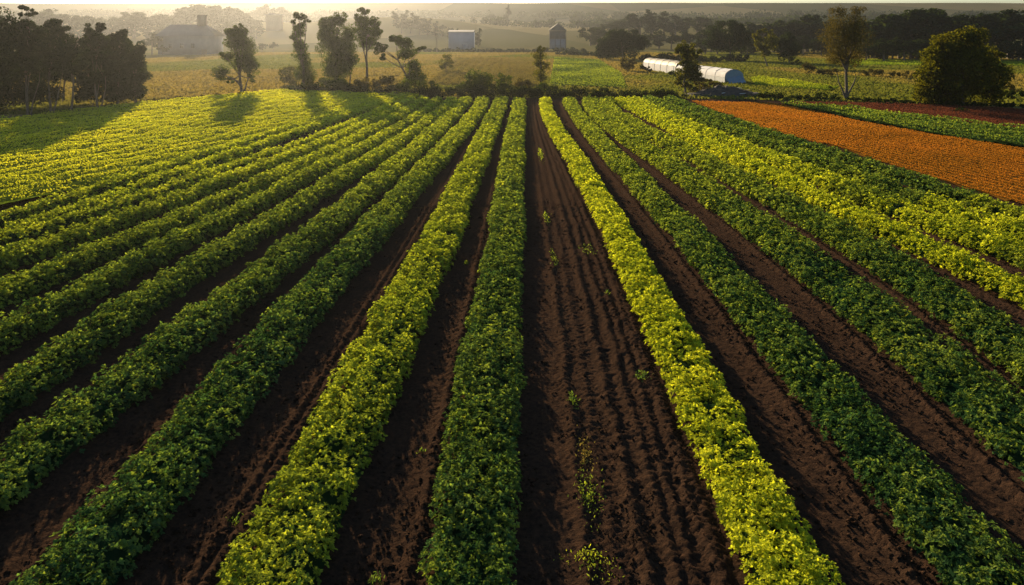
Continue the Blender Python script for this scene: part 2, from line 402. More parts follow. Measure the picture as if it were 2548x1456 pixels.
# ------------------------------------------------------------------ plants of the rows
def leaf_len(Y): return .046 + .00155 * Y
def make_row(r):
    # visible stretch of the row (a little more than the frame)
    y = np.linspace(12.2, r.y1, 700)
    img = VX + rowx(r, y) * FPX / y
    vis = (img > -330) & (img < 2548 + 330)
    ya = y[vis][0]
    B = Build()
    hw = r.w / 2
    # plants
    step = .36
    py, off, pr, ph = [], [], [], []
    lanes = (-1, 0, 1) if hw > .62 else (-1, 1)
    t = ya
    while t < r.y1:
        for k in lanes:
            py.append(t + random.uniform(-.17, .17)); off.append(k * max(hw - .40, .15) + random.uniform(-.07, .07))
            pr.append(random.uniform(.27, .43)); ph.append(random.uniform(.64, .98) * (1.04 if k == 0 else .94))
        t += step
    py = np.array(py); off = np.array(off); pr = np.array(pr); ph = np.array(ph)
    # slow swell of the row and odd missing plants
    sw = .84 + .32 * fbm(py * .33, off * 0 + r.w, 61 + len(r.key), 2)
    sw = sw * np.clip((r.y1 + .3 - py) / .8, .45, 1)
    pr = pr * sw; ph = ph * sw
    keep = rng.random(len(py)) > .065
    py, off, pr, ph = py[keep], off[keep], pr[keep], ph[keep]
    off = off * (1 + .34 * (fbm(py * .22, py * 0 + 3 * r.w, 97, 2) - .5)) + .34 * (fbm(py * .13, py * 0 + 7 * r.w, 98, 2) - .5)
    px = rowx(r, py) + off
    # core: low dense hump so that no soil shows through
    yy = np.arange(ya, r.y1, .22); q = np.linspace(-1, 1, 11)
    Q, YY = np.meshgrid(q, yy)
    XX = rowx(r, YY) + Q * (hw - .22)
    swy = .84 + .32 * fbm(YY * .33, YY * 0 + r.w, 61 + len(r.key), 2)
    ZZ = .03 + .50 * swy * (1 - np.abs(Q) ** 3.2) * (.7 + .5 * vnoise(XX * 2.2, YY * 2.2, 71))
    Vc = np.stack([XX, YY, ZZ], -1).reshape(-1, 3); nx = 11
    i = (np.arange(len(yy) - 1)[:, None] * nx + np.arange(nx - 1)[None]).reshape(-1)
    B.add(Vc, np.stack([i, i + 1, i + nx + 1, i + nx], 1), 0, rnd=.0, yel=r.yel * .06)  # darkest leaf tone: shade between plants put into the core colour
    # shoots
    L0 = leaf_len(py)
    nt_ = np.maximum((.80 * (pr / .42) * 42 * (.115 / L0) ** 2), 4).astype(int)
    idx = np.repeat(np.arange(len(py)), nt_)
    d = rand_dirs(len(idx), -.55)
    rad = rng.uniform(.80, 1.06, len(idx))
    P = np.stack([px[idx], py[idx], ph[idx] * .42], 1) + d * (np.stack([pr[idx], pr[idx], ph[idx] * .58], 1) * rad[:, None])
    nl = 6
    j = np.repeat(np.arange(len(P)), nl)
    ang = rng.uniform(0, 2*np.pi, len(P))[j] + np.tile(np.arange(nl), len(P)) * (2*np.pi/nl) + rng.normal(0, .25, len(j))
    up = unit(d * np.array([.55, .55, .4]) + np.array([0, 0, .75]))[j]
    a1 = unit(np.cross(up, np.tile([[.31, .17, .93]], (len(j), 1)) + rng.normal(0, .2, (len(j), 3)))); a2 = np.cross(up, a1)
    outw = a1 * np.cos(ang)[:, None] + a2 * np.sin(ang)[:, None]
    el = rng.normal(.46, .32, len(j))
    D = outw * np.cos(el)[:, None] + up * np.sin(el)[:, None]
    L = L0[idx][j] * rng.uniform(.7, 1.25, len(j)); W = L * rng.uniform(.52, .72, len(j))
    PP = P[j] + D * (L * .08)[:, None]
    PP[:, 2] = np.maximum(PP[:, 2], .05)
    # colour: shoots vary, plants vary, a few yellow patches
    plant = rng.normal(0, .16, len(py))[idx][j]
    rn = np.clip(.5 + plant + rng.normal(0, .16, len(P))[j] + rng.normal(0, .10, len(j)), 0, 1)
    big = fbm(PP[:, 0] * .16, PP[:, 1] * .16, 83, 3)
    fy = np.full(len(j), r.yel)
    if r.key == 'Y1':
        fy = np.where(PP[:, 1] > 82, .42, r.yel - .12 * smooth((32 - PP[:, 1]) / 14) * 2 * rng.random(len(P))[j])
    elif r.key in ('R6', 'R7', 'R8'):
        near = smooth((58 - PP[:, 1]) / 14)
        pat = smooth((big - .44) / .10)
        tgt = {'R6': .30 + .55 * pat, 'R7': .20 + .75 * pat, 'R8': .12 + .45 * pat}[r.key]
        fy = fy * (1 - near) + tgt * near
    else:
        fy = fy + (big - .5) * .22 + (.50 if r.key[0] == 'L' else .36 if r.yel < .55 else 0) * smooth((PP[:, 1] - 24) / 50)  # far leaves yellower: backlit glow along the rows put into leaf colour
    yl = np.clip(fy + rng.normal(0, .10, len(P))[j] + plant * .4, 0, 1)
    fine = PP[:, 1] < 40
    for m_, fn in ((fine, True), (~fine, False)):
        if m_.sum():
            V, F, k = leaves(PP[m_], D[m_], up[m_], L[m_] * (1 if fn else 1.1), W[m_] * (1 if fn else 1.25), fn, .3)
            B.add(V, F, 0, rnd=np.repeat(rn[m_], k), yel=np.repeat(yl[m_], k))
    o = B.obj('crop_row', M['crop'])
    tag(o, r.label, 'crop row', 'crop rows of the vegetable field')
random.seed(5)
for r in rows: make_row(r)

# ------------------------------------------------------------------ broad fields (nobody could count their plants)
def inside(poly, x, y):
    c = np.zeros(len(x), bool); n = len(poly)
    for i in range(n):
        x1, y1 = poly[i]; x2, y2 = poly[(i + 1) % n]
        t = ((y1 > y) != (y2 > y)) & (x < (x2 - x1) * (y - y1) / ((y2 - y1) if y2 != y1 else 1e-9) + x1)
        c ^= t
    return c
def scatter(poly, dens):
    p = np.array(poly); a, b = p.min(0), p.max(0)
    n = int((b[0] - a[0]) * (b[1] - a[1]) * dens)
    x = rng.uniform(a[0], b[0], n); y = rng.uniform(a[1], b[1], n)
    k = inside(poly, x, y); return x[k], y[k]
def poly_sheet(B, poly, z, mi, rnd=.1, yel=.3, res=1.5, hf=None):
    """sheet with subdivided cells clipped to the polygon by cell centre plus its outline fan"""
    p = np.array(poly); a, b = p.min(0), p.max(0)
    xs = np.arange(a[0], b[0] + res, res); ys = np.arange(a[1], b[1] + res, res)
    X, Y = np.meshgrid(xs, ys)
    Z = z + (hf(X, Y) if hf else 0) + X * 0
    nx = len(xs)
    cx, cy = np.meshgrid(xs[:-1] + res / 2, ys[:-1] + res / 2)
    k = inside(poly, cx.ravel(), cy.ravel())
    i = (np.arange(len(ys) - 1)[:, None] * nx + np.arange(nx - 1)[None]).ravel()[k]
    B.add(np.stack([X, Y, Z], -1).reshape(-1, 3), np.stack([i, i+1, i+nx+1, i+nx], 1), mi, rnd=rnd, yel=yel)
def field(name, label, cat, poly, mat, dirv, spacing, hgt, yel, dens=1.5, size=1.0, base=.04, sheet=None, kind='stuff', tufts=5, gap=None, group=None):
    B = Build()
    d = np.array(dirv, float); d /= np.linalg.norm(d); nrm = np.array([d[1], -d[0]])
    def hf(X, Y):
        u = (X * nrm[0] + Y * nrm[1]) + .5 * (fbm(X * .12, Y * .12, 7, 2) - .5) * 2
        prof = .5 + .5 * np.cos(2 * np.pi * u / spacing)
        prof = prof ** .7
        return hgt * (.25 + .75 * prof) * (.65 + .7 * fbm(X * .5, Y * .5, 13, 2))
    poly_sheet(B, poly, base, 0, rnd=.0, yel=yel * (.15 if hgt > .55 else .6), res=.35, hf=lambda X, Y: hf(X, Y) * .55)
    p = np.array(poly); ym = p[:, 1].min()
    x, y = scatter(poly, dens / (leaf_len(p[:, 1].mean()) * size) ** 2 / tufts * 2.0)
    L0 = leaf_len(y) * size
    k = rng.random(len(x)) < (leaf_len(p[:, 1].mean()) * size / L0) ** 2 * .9 + .1
    x, y, L0 = x[k], y[k], L0[k]
    h = hf(x, y)
    if hgt > .55:
        keep = rng.random(len(x)) < .22 + .95 * np.clip((h / hgt - .18) / .5, 0, 1)
        x, y, L0, h = x[keep], y[keep], L0[keep], h[keep]
    if gap is not None:
        g = gap(x, y); keep = rng.random(len(x)) > g * .85
        x, y, L0, h = x[keep], y[keep], L0[keep], h[keep]
    P = np.stack([x, y, base + h], 1)
    j = np.repeat(np.arange(len(x)), tufts)
    ang = rng.uniform(0, 2*np.pi, len(j)); el = rng.normal(.72, .38, len(j))
    D = np.stack([np.cos(ang)*np.cos(el), np.sin(ang)*np.cos(el), np.sin(el)], 1)
    up = unit(np.array([[0, 0, 1.]]) + rng.normal(0, .2, (len(j), 3)))
    L = L0[j] * rng.uniform(.7, 1.3, len(j)); W = L * rng.uniform(.55, .8, len(j))
    big = fbm(x * .09, y * .09, 19, 3)
    rn = np.clip(.5 + (big - .5) * .8 + rng.normal(0, .18, len(x)), 0, 1)[j]
    yl = np.clip((yel(x, y) if callable(yel) else yel) + (big - .5) * .5 + rng.normal(0, .12, len(x)), 0, 1)[j]
    V, F, kk = leaves(P[j] + D * (L * .05)[:, None], D, up, L, W)
    B.add(V, F, 0, rnd=np.repeat(rn, kk), yel=np.repeat(yl, kk))
    return tag(B.obj(name, mat), label, cat, group, kind)

LEFT = [(-38, 22), (-31.0, 38), (-29.6, 45), (-26.0, 61), (-20.9, 95), (-15.5, 127), (-22, 131), (-30, 135), (-41, 137), (-47, 124), (-53, 111), (-58, 92), (-72, 84), (-95, 70), (-80, 30)]
field('leafy_crop_field', 'wide yellow-green leafy crop field on the left with tree shadows across it', 'crop field', LEFT, M['field'],
      (.38, 1), 1.9, .62, .80, dens=1.1, size=.66, gap=lambda x, y: smooth((vnoise(x * .09, y * .03, 31) - .80) / .1) * .6)
# bare tracks in that field are carried by the soil below

OR = [(24.9, 118), (25.3, 82), (27.7, 70), (27.9, 61), (28.6, 51), (29.2, 45), (31, 30), (48, 30), (46, 60), (43.2, 69), (40.5, 78), (38.0, 91), (36.6, 109), (35, 115)]
field('orange_flower_field', 'broad orange flower field on the right', 'flower field', OR, M['orange'], (-.1, 1), .7, .17, 0, dens=1.1, size=.5, tufts=5)
GS = [(35.8, 114.5), (37.0, 109), (38.5, 91), (41.0, 78), (43.7, 69), (46.6, 60), (49, 30), (56, 30), (54, 70), (51.6, 83), (47.2, 95), (44, 105), (38, 113.5)]
field('green_crop_strip', 'narrow green crop strip between the orange flowers and the reddish field', 'crop strip', GS, M['crop'], (-.12, 1), 1.9, .5, .16, dens=1.1)
RU = [(45.2, 106), (47.9, 95.5), (52.3, 83.5), (55, 70), (60, 50), (90, 60), (80, 96), (66.4, 106), (55, 113), (46, 116.5), (38.5, 116.5), (39, 114)]
field('reddish_field', 'dull reddish brown field at the far right edge', 'field', RU, M['rust'], (-.12, 1), 1.2, .16, 0, dens=.8, size=.6)

# distant row fields beyond the hedge
TR = [gp(1060, 213), gp(1345, 218), gp(1330, 146), gp(1135, 146)]
def far_rows(name, label, poly, mat, dirv, spacing, hgt, yel, cat):
    field(name, label, cat, poly, mat, dirv, spacing, hgt, yel, dens=.7, size=.62, tufts=4)
far_rows('stubble_field', 'tan row field with dark furrows beyond the hedge', TR, M['grass'], (-.02, 1), 2.6, .55, .15, 'field')
GR = [gp(1368, 214), gp(1560, 222), gp(1545, 185), gp(1490, 152), gp(1380, 146)]
far_rows('green_row_field', 'green row field with fine rows beyond the hedge', GR, M['crop'], (-.42, 1), 2.6, .5, .34, 'field')
G2 = [gp(1868, 200), gp(1880, 214), gp(2060, 228), gp(2090, 222), gp(1990, 208), gp(1890, 194)]
far_rows('green_strip', 'bright green strip beside the blue end of the polytunnel', G2, M['field'], (.9, -.5), 2.0, .5, .25, 'crop strip')
G3 = [gp(2110, 164), gp(2640, 166), gp(2640, 152), gp(2110, 150)]
far_rows('green_pasture', 'flat green field at the foot of the dark woods on the right', G3, M['field'], (1, .1), 3.0, .4, .1, 'field')

# ------------------------------------------------------------------ grass
def grass_patch():
    B = Build()
    x = rng.uniform(-150, 190, 330000); y = 100 + 330 * rng.random(330000) ** 1.5
    fx = VX + x * FPX / y; fy = VY + FPX * EYE / y
    k = (fx > -250) & (fx < 2800)
    field_end = np.interp(x, [-75, -58, -53, -41, -28, -15, 0, 24, 66, 90], [78, 90, 113, 140, 138, 131, 126, 124, 112, 104])
    k &= y > field_end
    for p in (TR, GR, G2, G3): k &= ~inside(p, x, y)
    x, y = x[k], y[k]
    n = len(x)
    h = rng.uniform(.12, .38, n) * (1 + y / 600); w = rng.uniform(.18, .42, n) * (1 + y / 300)
    a = rng.uniform(0, np.pi, n); lean = rng.normal(0, .18, (n, 2))
    c, s = np.cos(a) * w / 2, np.sin(a) * w / 2
    V = np.stack([np.stack([x - c, y - s, x * 0], 1), np.stack([x + c, y + s, x * 0], 1),
                  np.stack([x + c * .5 + lean[:, 0], y + s * .5 + lean[:, 1], h], 1), np.stack([x - c * .8 + lean[:, 0], y - s * .8 + lean[:, 1], h * .8], 1)], 1).reshape(-1, 3)
    F = np.arange(n)[:, None] * 4 + np.arange(4)
    g = smooth((fbm(x * .02, y * .012, 3, 3) - .5 + .10 * smooth((x - 10) / 30)) / .12)
    B.add(V, F, 0, rnd=np.repeat(np.clip(rng.normal(.5, .16, n), 0, 1), 4), yel=np.repeat(np.clip(g * .8 + rng.normal(0, .07, n), 0, 1), 4))
    tag(B.obj('dry_grass', M['grass']), 'tan dry grass covering the meadows beyond the crop rows', 'grass', None, 'stuff')
grass_patch()

# ------------------------------------------------------------------ trees
def crown_points(clumps, leaf, cover, sub=.42):
    Ps, Ns = [], []
    for (cx, cy, cz, rx, ry, rz) in clumps:
        area = math.pi * (rx * rz + rx * ry + ry * rz) / 1.4
        K = int(np.clip(area / (leaf * leaf * 14), 6, 34))
        n = int(1.35 * cover * area / (leaf * leaf * .55))
        d = rand_dirs(K); rr = rng.uniform(.42, .92, K)[:, None]
        C = np.array([cx, cy, cz]) + d * rr * np.array([rx, ry, rz])
        sr = rng.uniform(.65, 1.15, K) * sub * min(rx, rz) ** .7 * max(rx, rz) ** .3
        w = sr ** 2; idx = rng.choice(K, n, p=w / w.sum())
        dd = rand_dirs(n); q = rng.uniform(.45, 1.0, n) ** .6
        P = C[idx] + dd * (sr[idx] * q)[:, None] * np.array([1, 1, .8])
        Ps.append(P); Ns.append(dd)
    return np.concatenate(Ps), np.concatenate(Ns)
def crown_build(B, clumps, leaf, cover, mi=0, droop=.3, sub=.42):
    P, nn = crown_points(clumps, leaf, cover, sub)
    n = len(P)
    D = unit(nn * .6 + rng.normal(0, .7, (n, 3)) + np.array([0, 0, -droop]))
    U = unit(nn + rng.normal(0, .6, (n, 3)) + np.array([0, 0, .5]))
    L = leaf * rng.uniform(.7, 1.4, n); W = L * rng.uniform(.5, .8, n)
    V, F, k = leaves(P - D * L[:, None] * .5, D, U, L, W)
    rr = np.clip(.45 + .3 * (fbm(P[:, 0] * .8 + 40, P[:, 2] * .8 + P[:, 1] * .5, 3, 2) - .5) * 2 + rng.normal(0, .2, n), 0, 1)
    B.add(V, F, mi, rnd=np.repeat(rr, k))
def tree(name, label, cat, base, clumps, trunks, leaf=.26, cover=2.2, mat='tree', group=None, r0=None, deep=1.0, sub=.42, droop=.3, dz=0, limbs=True, cat_parts=True):
    """base and outlines measured in photo pixels; sized by the tree's own distance"""
    bx, by = base; D = depth(by); k = D / FPX
    X, Y = gp(bx, by)
    root = empty(name, (X, Y, dz), label, cat, group)
    cl = []
    for c in clumps:
        px, py, rx, rz = c[:4]
        ry = min(rx, rz * 1.3) * deep
        off = c[4] if len(c) > 4 else rng.uniform(-.5, .5) * max(rx, 12)
        cl.append(((px - bx) * k, off * k, max((by - py) * k, rz * k * .55), rx * k, ry * k, rz * k))
    B = Build(); crown_build(B, cl, leaf, cover, 0, droop, sub); B.obj('crown', M[mat], root)
    top = max(c[2] for c in cl)
    if r0 is None: r0 = .018 * top + .07
    Bt = Build()
    if not trunks:
        m = max(cl, key=lambda c: c[3] * c[5]); trunks = [[(bx, by), (bx + (m[0] / k) * .35, by - m[2] / k * .5), (bx + m[0] / k, by - m[2] / k)]]
    for ti, tp in enumerate(trunks):
        pts = [((p[0] - bx) * k, 0 if i == 0 else .05 * i, (by - p[1]) * k - (.15 if i == 0 else 0)) for i, p in enumerate(tp)]
        fine = []
        for a, b in zip(pts[:-1], pts[1:]):
            for s in (0, .5): fine.append(tuple(a[q] + (b[q] - a[q]) * s + (rng.normal(0, .05) if s else 0) for q in range(3)))
        fine.append(pts[-1])
        rr = [(r0 if ti == 0 else r0 * .6) * (1.25 if i == 0 else 1) * (1 - .75 * i / (len(fine) - 1)) for i in range(len(fine))]
        Bt.tube(fine, rr, 7)
        if limbs and ti == 0:
            for c in cl:
                t = rng.uniform(.45, .9); q = fine[int(t * (len(fine) - 1))]
                if c[2] < q[2] * .7: q = fine[max(1, int(.3 * (len(fine) - 1)))]
                mid = ((q[0] + c[0]) / 2, (q[1] + c[1]) / 2, (q[2] + c[2]) / 2 - .1)
                Bt.tube([q, mid, (c[0], c[1], c[2])], [r0 * .42, r0 * .3, r0 * .1], 5)
                for _ in range(3):
                    e = rand_dirs(1, -.2)[0] * np.array([c[3], c[4], c[5]]) * .8
                    Bt.tube([(c[0]*.6+mid[0]*.4, c[1]*.6+mid[1]*.4, c[2]*.6+mid[2]*.4), (c[0]+e[0], c[1]+e[1], c[2]+e[2])], [r0*.16, r0*.05], 4)
    Bt.obj('trunk', M['bark'], root, True)
    return root
G_MID = 'trees along the far edge of the field'
tree('slender_tree', 'slender young tree standing alone by the yellow field left of the tall group', 'tree', (603, 236),
     [(590,100,30,30),(594,68,11,10),(575,80,18,16),(610,80,12,14),(598,125,36,30),(600,155,34,26),(552,180,20,24),(572,200,12,10),(628,165,18,26),(560,140,18,16),(625,195,10,14)],
     [[(603,236),(598,205),(592,170),(590,110)],[(604,232),(614,205),(622,180)],[(602,215),(580,195),(556,185)]], .20, 2.3, 'tree', None, sub=.48)
tree('twisting_tree', 'narrow twisting tree at the left end of the tall tree group', 'tree', (755, 226),
     [(745,42,15,14),(728,54,9,7),(762,52,9,8),(746,75,18,20),(729,92,12,13),(744,112,20,20),(751,148,22,26),(756,188,24,28)],
     [[(755,226),(756,180),(748,130),(745,70)]], .22, 3.0, 'tree', sub=.5)
tree('bulky_tree', 'bulky broad-crowned tree in the middle of the tall tree group', 'tree', (838, 228),
     [(818,55,28,18),(848,48,24,16),(806,80,18,18),(842,92,46,32),(838,130,52,34),(840,168,44,28),(872,150,18,18),(830,200,38,18)],
     [[(838,228),(838,180),(836,120),(838,70)],[(868,226),(872,190),(868,160)]], .23, 3.0, 'tree', sub=.5)
tree('tall_round_tree', 'tallest tree with a round crown on a bare trunk beside the bulky tree', 'tree', (914, 216),
     [(905,26,14,12),(893,42,12,10),(902,58,24,18),(932,58,18,16),(914,84,32,22),(912,108,22,16),(940,78,12,14),(890,72,10,10)],
     [[(914,216),(913,170),(912,130),(908,70)]], .22, 3.0, 'tree', r0=.30, sub=.48)
tree('leaning_tree', 'leaning tree with separate leaf clumps at the right end of the tall group', 'tree', (1018, 226),
     [(985,98,20,12),(1006,108,24,16),(945,120,17,16),(953,142,10,13),(1014,130,22,18),(1050,122,18,7),(1027,165,20,20),(1030,195,26,26)],
     [[(1018,226),(1012,190),(990,150),(962,128)],[(1016,205),(1020,160),(1008,118)]], .22, 2.8, 'tree', sub=.5)
tree('feathery_tree', 'thin feathery young tree rising from the hedge in the centre', 'tree', (1346, 228),
     [(1346,122,13,10),(1342,140,20,15),(1348,162,22,16),(1342,185,22,18),(1347,208,14,14)], [[(1346,228),(1345,170),(1345,120)]], .22, 1.5, 'tree_gold', sub=.45)
tree('small_round_tree', 'small round tree in the tan meadow right of the leaning tree', 'tree', (1110, 182),
     [(1108,148,18,13),(1122,152,8,8),(1112,164,18,12)], [[(1110,182),(1108,150)]], .30, 1.8, 'tree_gold')
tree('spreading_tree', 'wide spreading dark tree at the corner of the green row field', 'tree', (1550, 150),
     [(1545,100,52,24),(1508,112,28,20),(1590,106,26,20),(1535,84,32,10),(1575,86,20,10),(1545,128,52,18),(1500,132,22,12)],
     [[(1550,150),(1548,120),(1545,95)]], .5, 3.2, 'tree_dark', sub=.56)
tree('vine_covered_tree', 'twisted leafy tree standing in front of the white polytunnel', 'tree', (1706, 234),
     [(1704,116,24,14),(1686,126,10,8),(1714,136,26,16),(1708,158,24,16),(1716,182,30,20),(1692,200,16,14),(1732,168,15,15),(1736,192,17,14),(1706,214,16,12),(1740,128,8,6)],
     [[(1706,234),(1702,205),(1712,165),(1702,120)]], .24, 3.0, 'tree_gold', sub=.52)
tree('domed_tree', 'large domed dark tree in the second line behind the polytunnel', 'tree', (1818, 152),
     [(1812,82,50,22),(1780,98,26,20),(1850,92,26,22),(1815,62,34,12),(1845,70,18,10),(1818,112,52,18)], [[(1818,152),(1817,120),(1812,85)]], .5, 3.0, 'tree_dark', sub=.54)
tree('bent_tree', 'bent tree with a sunlit left edge right of the domed tree', 'tree', (1910, 166),
     [(1900,78,20,9),(1886,92,16,12),(1890,116,18,12),(1912,104,22,22),(1905,132,14,12)], [[(1910,166),(1904,148),(1896,125),(1900,85)]], .38, 2.8, 'tree_gold', sub=.52)
tree('conical_tree', 'dark pointed tree between the bent tree and the tall airy tree', 'tree', (1964, 158),
     [(1966,90,14,10),(1960,106,26,16),(1970,124,30,18),(1962,140,26,12)], [[(1964,158),(1964,110)]], .42, 2.8, 'tree_dark', sub=.54)
tree('airy_tree', 'tall airy tree with thin see-through crown beside the reddish field', 'tree', (2106, 250),
     [(2098,58,46,30),(2130,48,22,24),(2082,88,42,30),(2128,92,40,32),(2098,122,50,30),(2120,150,40,24),(2076,140,24,22),(2090,28,30,14),(2132,26,20,12)],
     [[(2106,250),(2106,190),(2104,120),(2100,50)],[(2104,240),(2088,205),(2082,180)],[(2108,236),(2126,205),(2132,190)],[(2105,165),(2128,110),(2134,60)],[(2105,170),(2082,120),(2072,90)]], .17, .95, 'tree_dry', r0=.27, sub=.55)
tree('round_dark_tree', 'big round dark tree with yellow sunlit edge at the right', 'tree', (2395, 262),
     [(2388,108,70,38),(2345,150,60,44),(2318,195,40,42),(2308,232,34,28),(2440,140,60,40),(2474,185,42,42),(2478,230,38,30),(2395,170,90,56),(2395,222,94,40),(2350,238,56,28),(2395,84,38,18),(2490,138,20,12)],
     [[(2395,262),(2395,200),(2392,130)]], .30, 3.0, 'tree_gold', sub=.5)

# left grove
G_GROVE = 'dense grove on the left'
grove = [
 ('grove tree at the extreme left edge of the photo, its crown cut by the frame', (-30, 300), [(-30,70,60,40),(-20,130,60,50),(-40,190,60,40)], [[(-30,300),(-34,200),(-30,80)]]),
 ('tallest grove tree with a small umbrella crown above the rest', (70, 290), [(66,22,22,8),(80,32,18,7),(50,34,10,6),(70,66,36,18),(40,80,34,22),(80,105,46,28),(60,150,48,30),(70,180,40,18)], [[(70,290),(64,200),(72,110),(68,26)],[(76,288),(92,220),(98,180)]]),
 ('grove tree with a sparse lit top right of the umbrella-topped one', (128, 284), [(120,60,30,14),(140,72,28,14),(110,92,40,24),(140,120,42,30),(125,160,42,26)], [[(128,284),(120,210),(126,100)],[(132,282),(148,215),(156,180)]]),
 ('narrow grove tree beside the bright gap between trunks', (176, 280), [(165,82,20,16),(176,110,26,24),(180,150,30,30),(170,180,24,14)], [[(176,280),(182,215),(176,110)]]),
 ('grove tree with a pointed dark top right of the bright gap', (244, 274), [(232,72,24,14),(250,68,14,12),(228,92,26,18),(248,105,36,28),(246,150,40,34),(250,190,34,22)], [[(244,274),(236,215),(248,100)],[(248,274),(262,220),(262,190)]]),
 ('grove tree with a bushy top next to the grove edge', (292, 268), [(300,82,18,12),(282,98,24,16),(305,105,30,24),(296,150,40,34),(290,195,36,26),(296,232,30,18)], [[(292,268),(294,200),(298,100)]]),
 ('outermost right grove tree, leafy down to the yellow field', (338, 262), [(322,104,16,12),(338,118,22,20),(340,150,28,28),(342,190,28,28),(340,228,30,22),(322,215,26,26)], [[(338,262),(336,200),(338,125)]]),
]
for lab, base, cl, tr in grove:
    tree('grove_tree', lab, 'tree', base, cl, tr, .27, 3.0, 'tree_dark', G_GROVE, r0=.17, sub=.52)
for lab, base, cl in (
    ('dark undergrowth below the tallest grove tree', (60, 282), [(40,228,44,34),(84,232,38,32),(10,236,40,36),(-30,240,44,40)]),
    ('dark undergrowth left of the bright gap between the grove trunks', (128, 276), [(110,230,28,30),(140,242,22,20)]),
    ('dark undergrowth right of the bright gap between the grove trunks', (228, 268), [(220,224,30,28),(254,218,34,30),(206,246,24,16)]),
    ('dark undergrowth at the right end of the grove', (296, 262), [(284,214,32,30),(318,218,32,28),(300,240,40,18)])):
    tree('shrub', lab, 'shrub', base, cl, [], .32, 2.0, 'tree_dark', 'undergrowth of the grove', r0=.06, sub=.6)
# rear rank of the grove
for px, py, tp in ((20, 262, 70), (100, 258, 62), (158, 254, 84), (215, 252, 98), (262, 250, 92), (318, 248, 112)):
    h = py - tp
    tree('grove_tree', {20:'rear grove tree showing between the two leftmost crowns', 100:'rear grove tree showing just right of the umbrella crown', 158:'rear grove tree behind the narrow one',
                        215:'rear grove tree filling the dip in the grove skyline', 262:'rear grove tree behind the pointed dark top', 318:'rear grove tree behind the bushy one near the grove edge'}[px], 'tree', (px, py),
         [(px, tp + h*.14, 26, h*.13), (px - 10, tp + h*.32, 34, h*.16), (px + 12, tp + h*.45, 34, h*.16), (px, tp + h*.62, 32, h*.14)],
         [[(px, py), (px + 4, py - h*.4), (px, tp + 20)]], .32, 2.8, 'tree_dark', G_GROVE, r0=.15, sub=.55)

# shrubs
def shrub(label, base, clumps, mat='tree', leaf=.24, cover=1.9, name='shrub', group='shrubs in the meadows and hedges'):
    r = tree(name, label, 'shrub', base, clumps, [], leaf, cover, mat, group, r0=.05, sub=.5)
    for c in r.children:
        if c.name.startswith('trunk'): c.name = 'stem'
    return r
SH = [
 ('light leafy bush left of the twisting tree', (722, 214), [(718,182,20,20),(735,175,14,16),(708,196,14,12),(728,200,20,12)], 'tree_gold'),
 ('low dark bush at the foot of the twisting tree', (775, 234), [(770,214,22,14),(790,218,16,12)], 'tree'),
 ('dark bush at the foot of the bulky tree', (846, 236), [(836,212,24,16),(860,216,18,14)], 'tree'),
 ('brownish bush under the tall round tree', (900, 236), [(892,212,18,16),(912,206,14,18)], 'tree_dry'),
 ('brownish bush between the tall round tree and the leaning tree', (958, 236), [(944,210,18,16),(968,204,20,20)], 'tree_dry'),
 ('dark bush in front of the leaning tree', (1006, 240), [(990,216,18,14),(1014,212,20,18)], 'tree'),
 ('dark bush just right of the leaning tree', (1062, 240), [(1052,206,14,22),(1074,214,16,16)], 'tree'),
 ('tallest dark mound of brush in the centre hedge', (1188, 240), [(1180,194,30,18),(1206,202,24,20),(1160,212,24,14),(1190,218,44,16)], 'tree'),
 ('upright brush right of the tallest hedge mound', (1250, 240), [(1244,196,14,18),(1262,204,14,18),(1250,218,24,14)], 'tree'),
 ('tan brush between the upright brush and the feathery tree', (1298, 240), [(1290,206,14,16),(1310,212,18,14)], 'tree_dry'),
 ('green brush at the foot of the feathery tree', (1368, 240), [(1352,216,18,14),(1380,220,20,10)], 'tree'),
 ('low round bush on the dark hedge bank below the green row field', (1505, 240), [(1505,226,22,9),(1480,230,16,7)], 'tree'),
 ('brown bush at the far end of the white polytunnel', (1562, 178), [(1556,156,16,12),(1576,152,12,10),(1566,164,20,9)], 'tree_dry'),
 ('dark bush against the white side of the polytunnel', (1606, 182), [(1600,168,12,8),(1612,172,10,7)], 'tree_dark'),
 ('grey-green brush beside the tree in front of the polytunnel', (1742, 234), [(1740,206,18,14),(1752,218,18,12),(1726,222,14,10)], 'tree_dry'),
 ('olive brush hiding the middle of the polytunnel left of the twisted leafy tree', (1682, 204), [(1676,184,12,12),(1688,190,14,12)], 'tree'),
 ('low brown brush along the near side of the polytunnel', (1776, 222), [(1760,206,18,9),(1784,212,18,8)], 'tree_dry'),
 ('dark round bush on the meadow right of the bent tree', (1980, 164), [(1974,150,12,9),(1984,154,10,7)], 'tree_gold'),
 ('brownish bush on the meadow just below the dark round bush', (2010, 184), [(2004,166,14,10),(2014,172,16,10)], 'tree_dry'),
 ('low hedge bush left of the airy tree', (2062, 192), [(2050,178,18,8),(2074,180,18,8),(2040,180,10,7)], 'tree_dry'),
 ('small dark bush near the airy tree trunk', (2070, 230), [(2068,220,9,8)], 'tree'),
 ('weedy bush at the lower left foot of the airy tree', (2060, 244), [(2050,236,18,6),(2074,238,14,6)], 'tree'),
 ('dark hedge bush on the meadow right of the airy tree', (2180, 192), [(2160,180,22,8),(2190,182,22,8)], 'tree_dry'),
 ('dark hedge bush left of the big round dark tree', (2245, 196), [(2226,184,18,8),(2256,186,18,8)], 'tree_dry'),
 ('pale weedy bush at the right edge beyond the big round tree', (2510, 232), [(2500,218,18,8),(2530,222,20,9)], 'tree_dry'),
 ('dark bush at the right edge behind the big round tree', (2530, 250), [(2520,236,22,10),(2550,236,18,10)], 'tree_dark'),
]
for lab, base, cl, mt in SH: shrub(lab, base, cl, mt, leaf=.22 + .0009 * depth(base[1]) - .1)

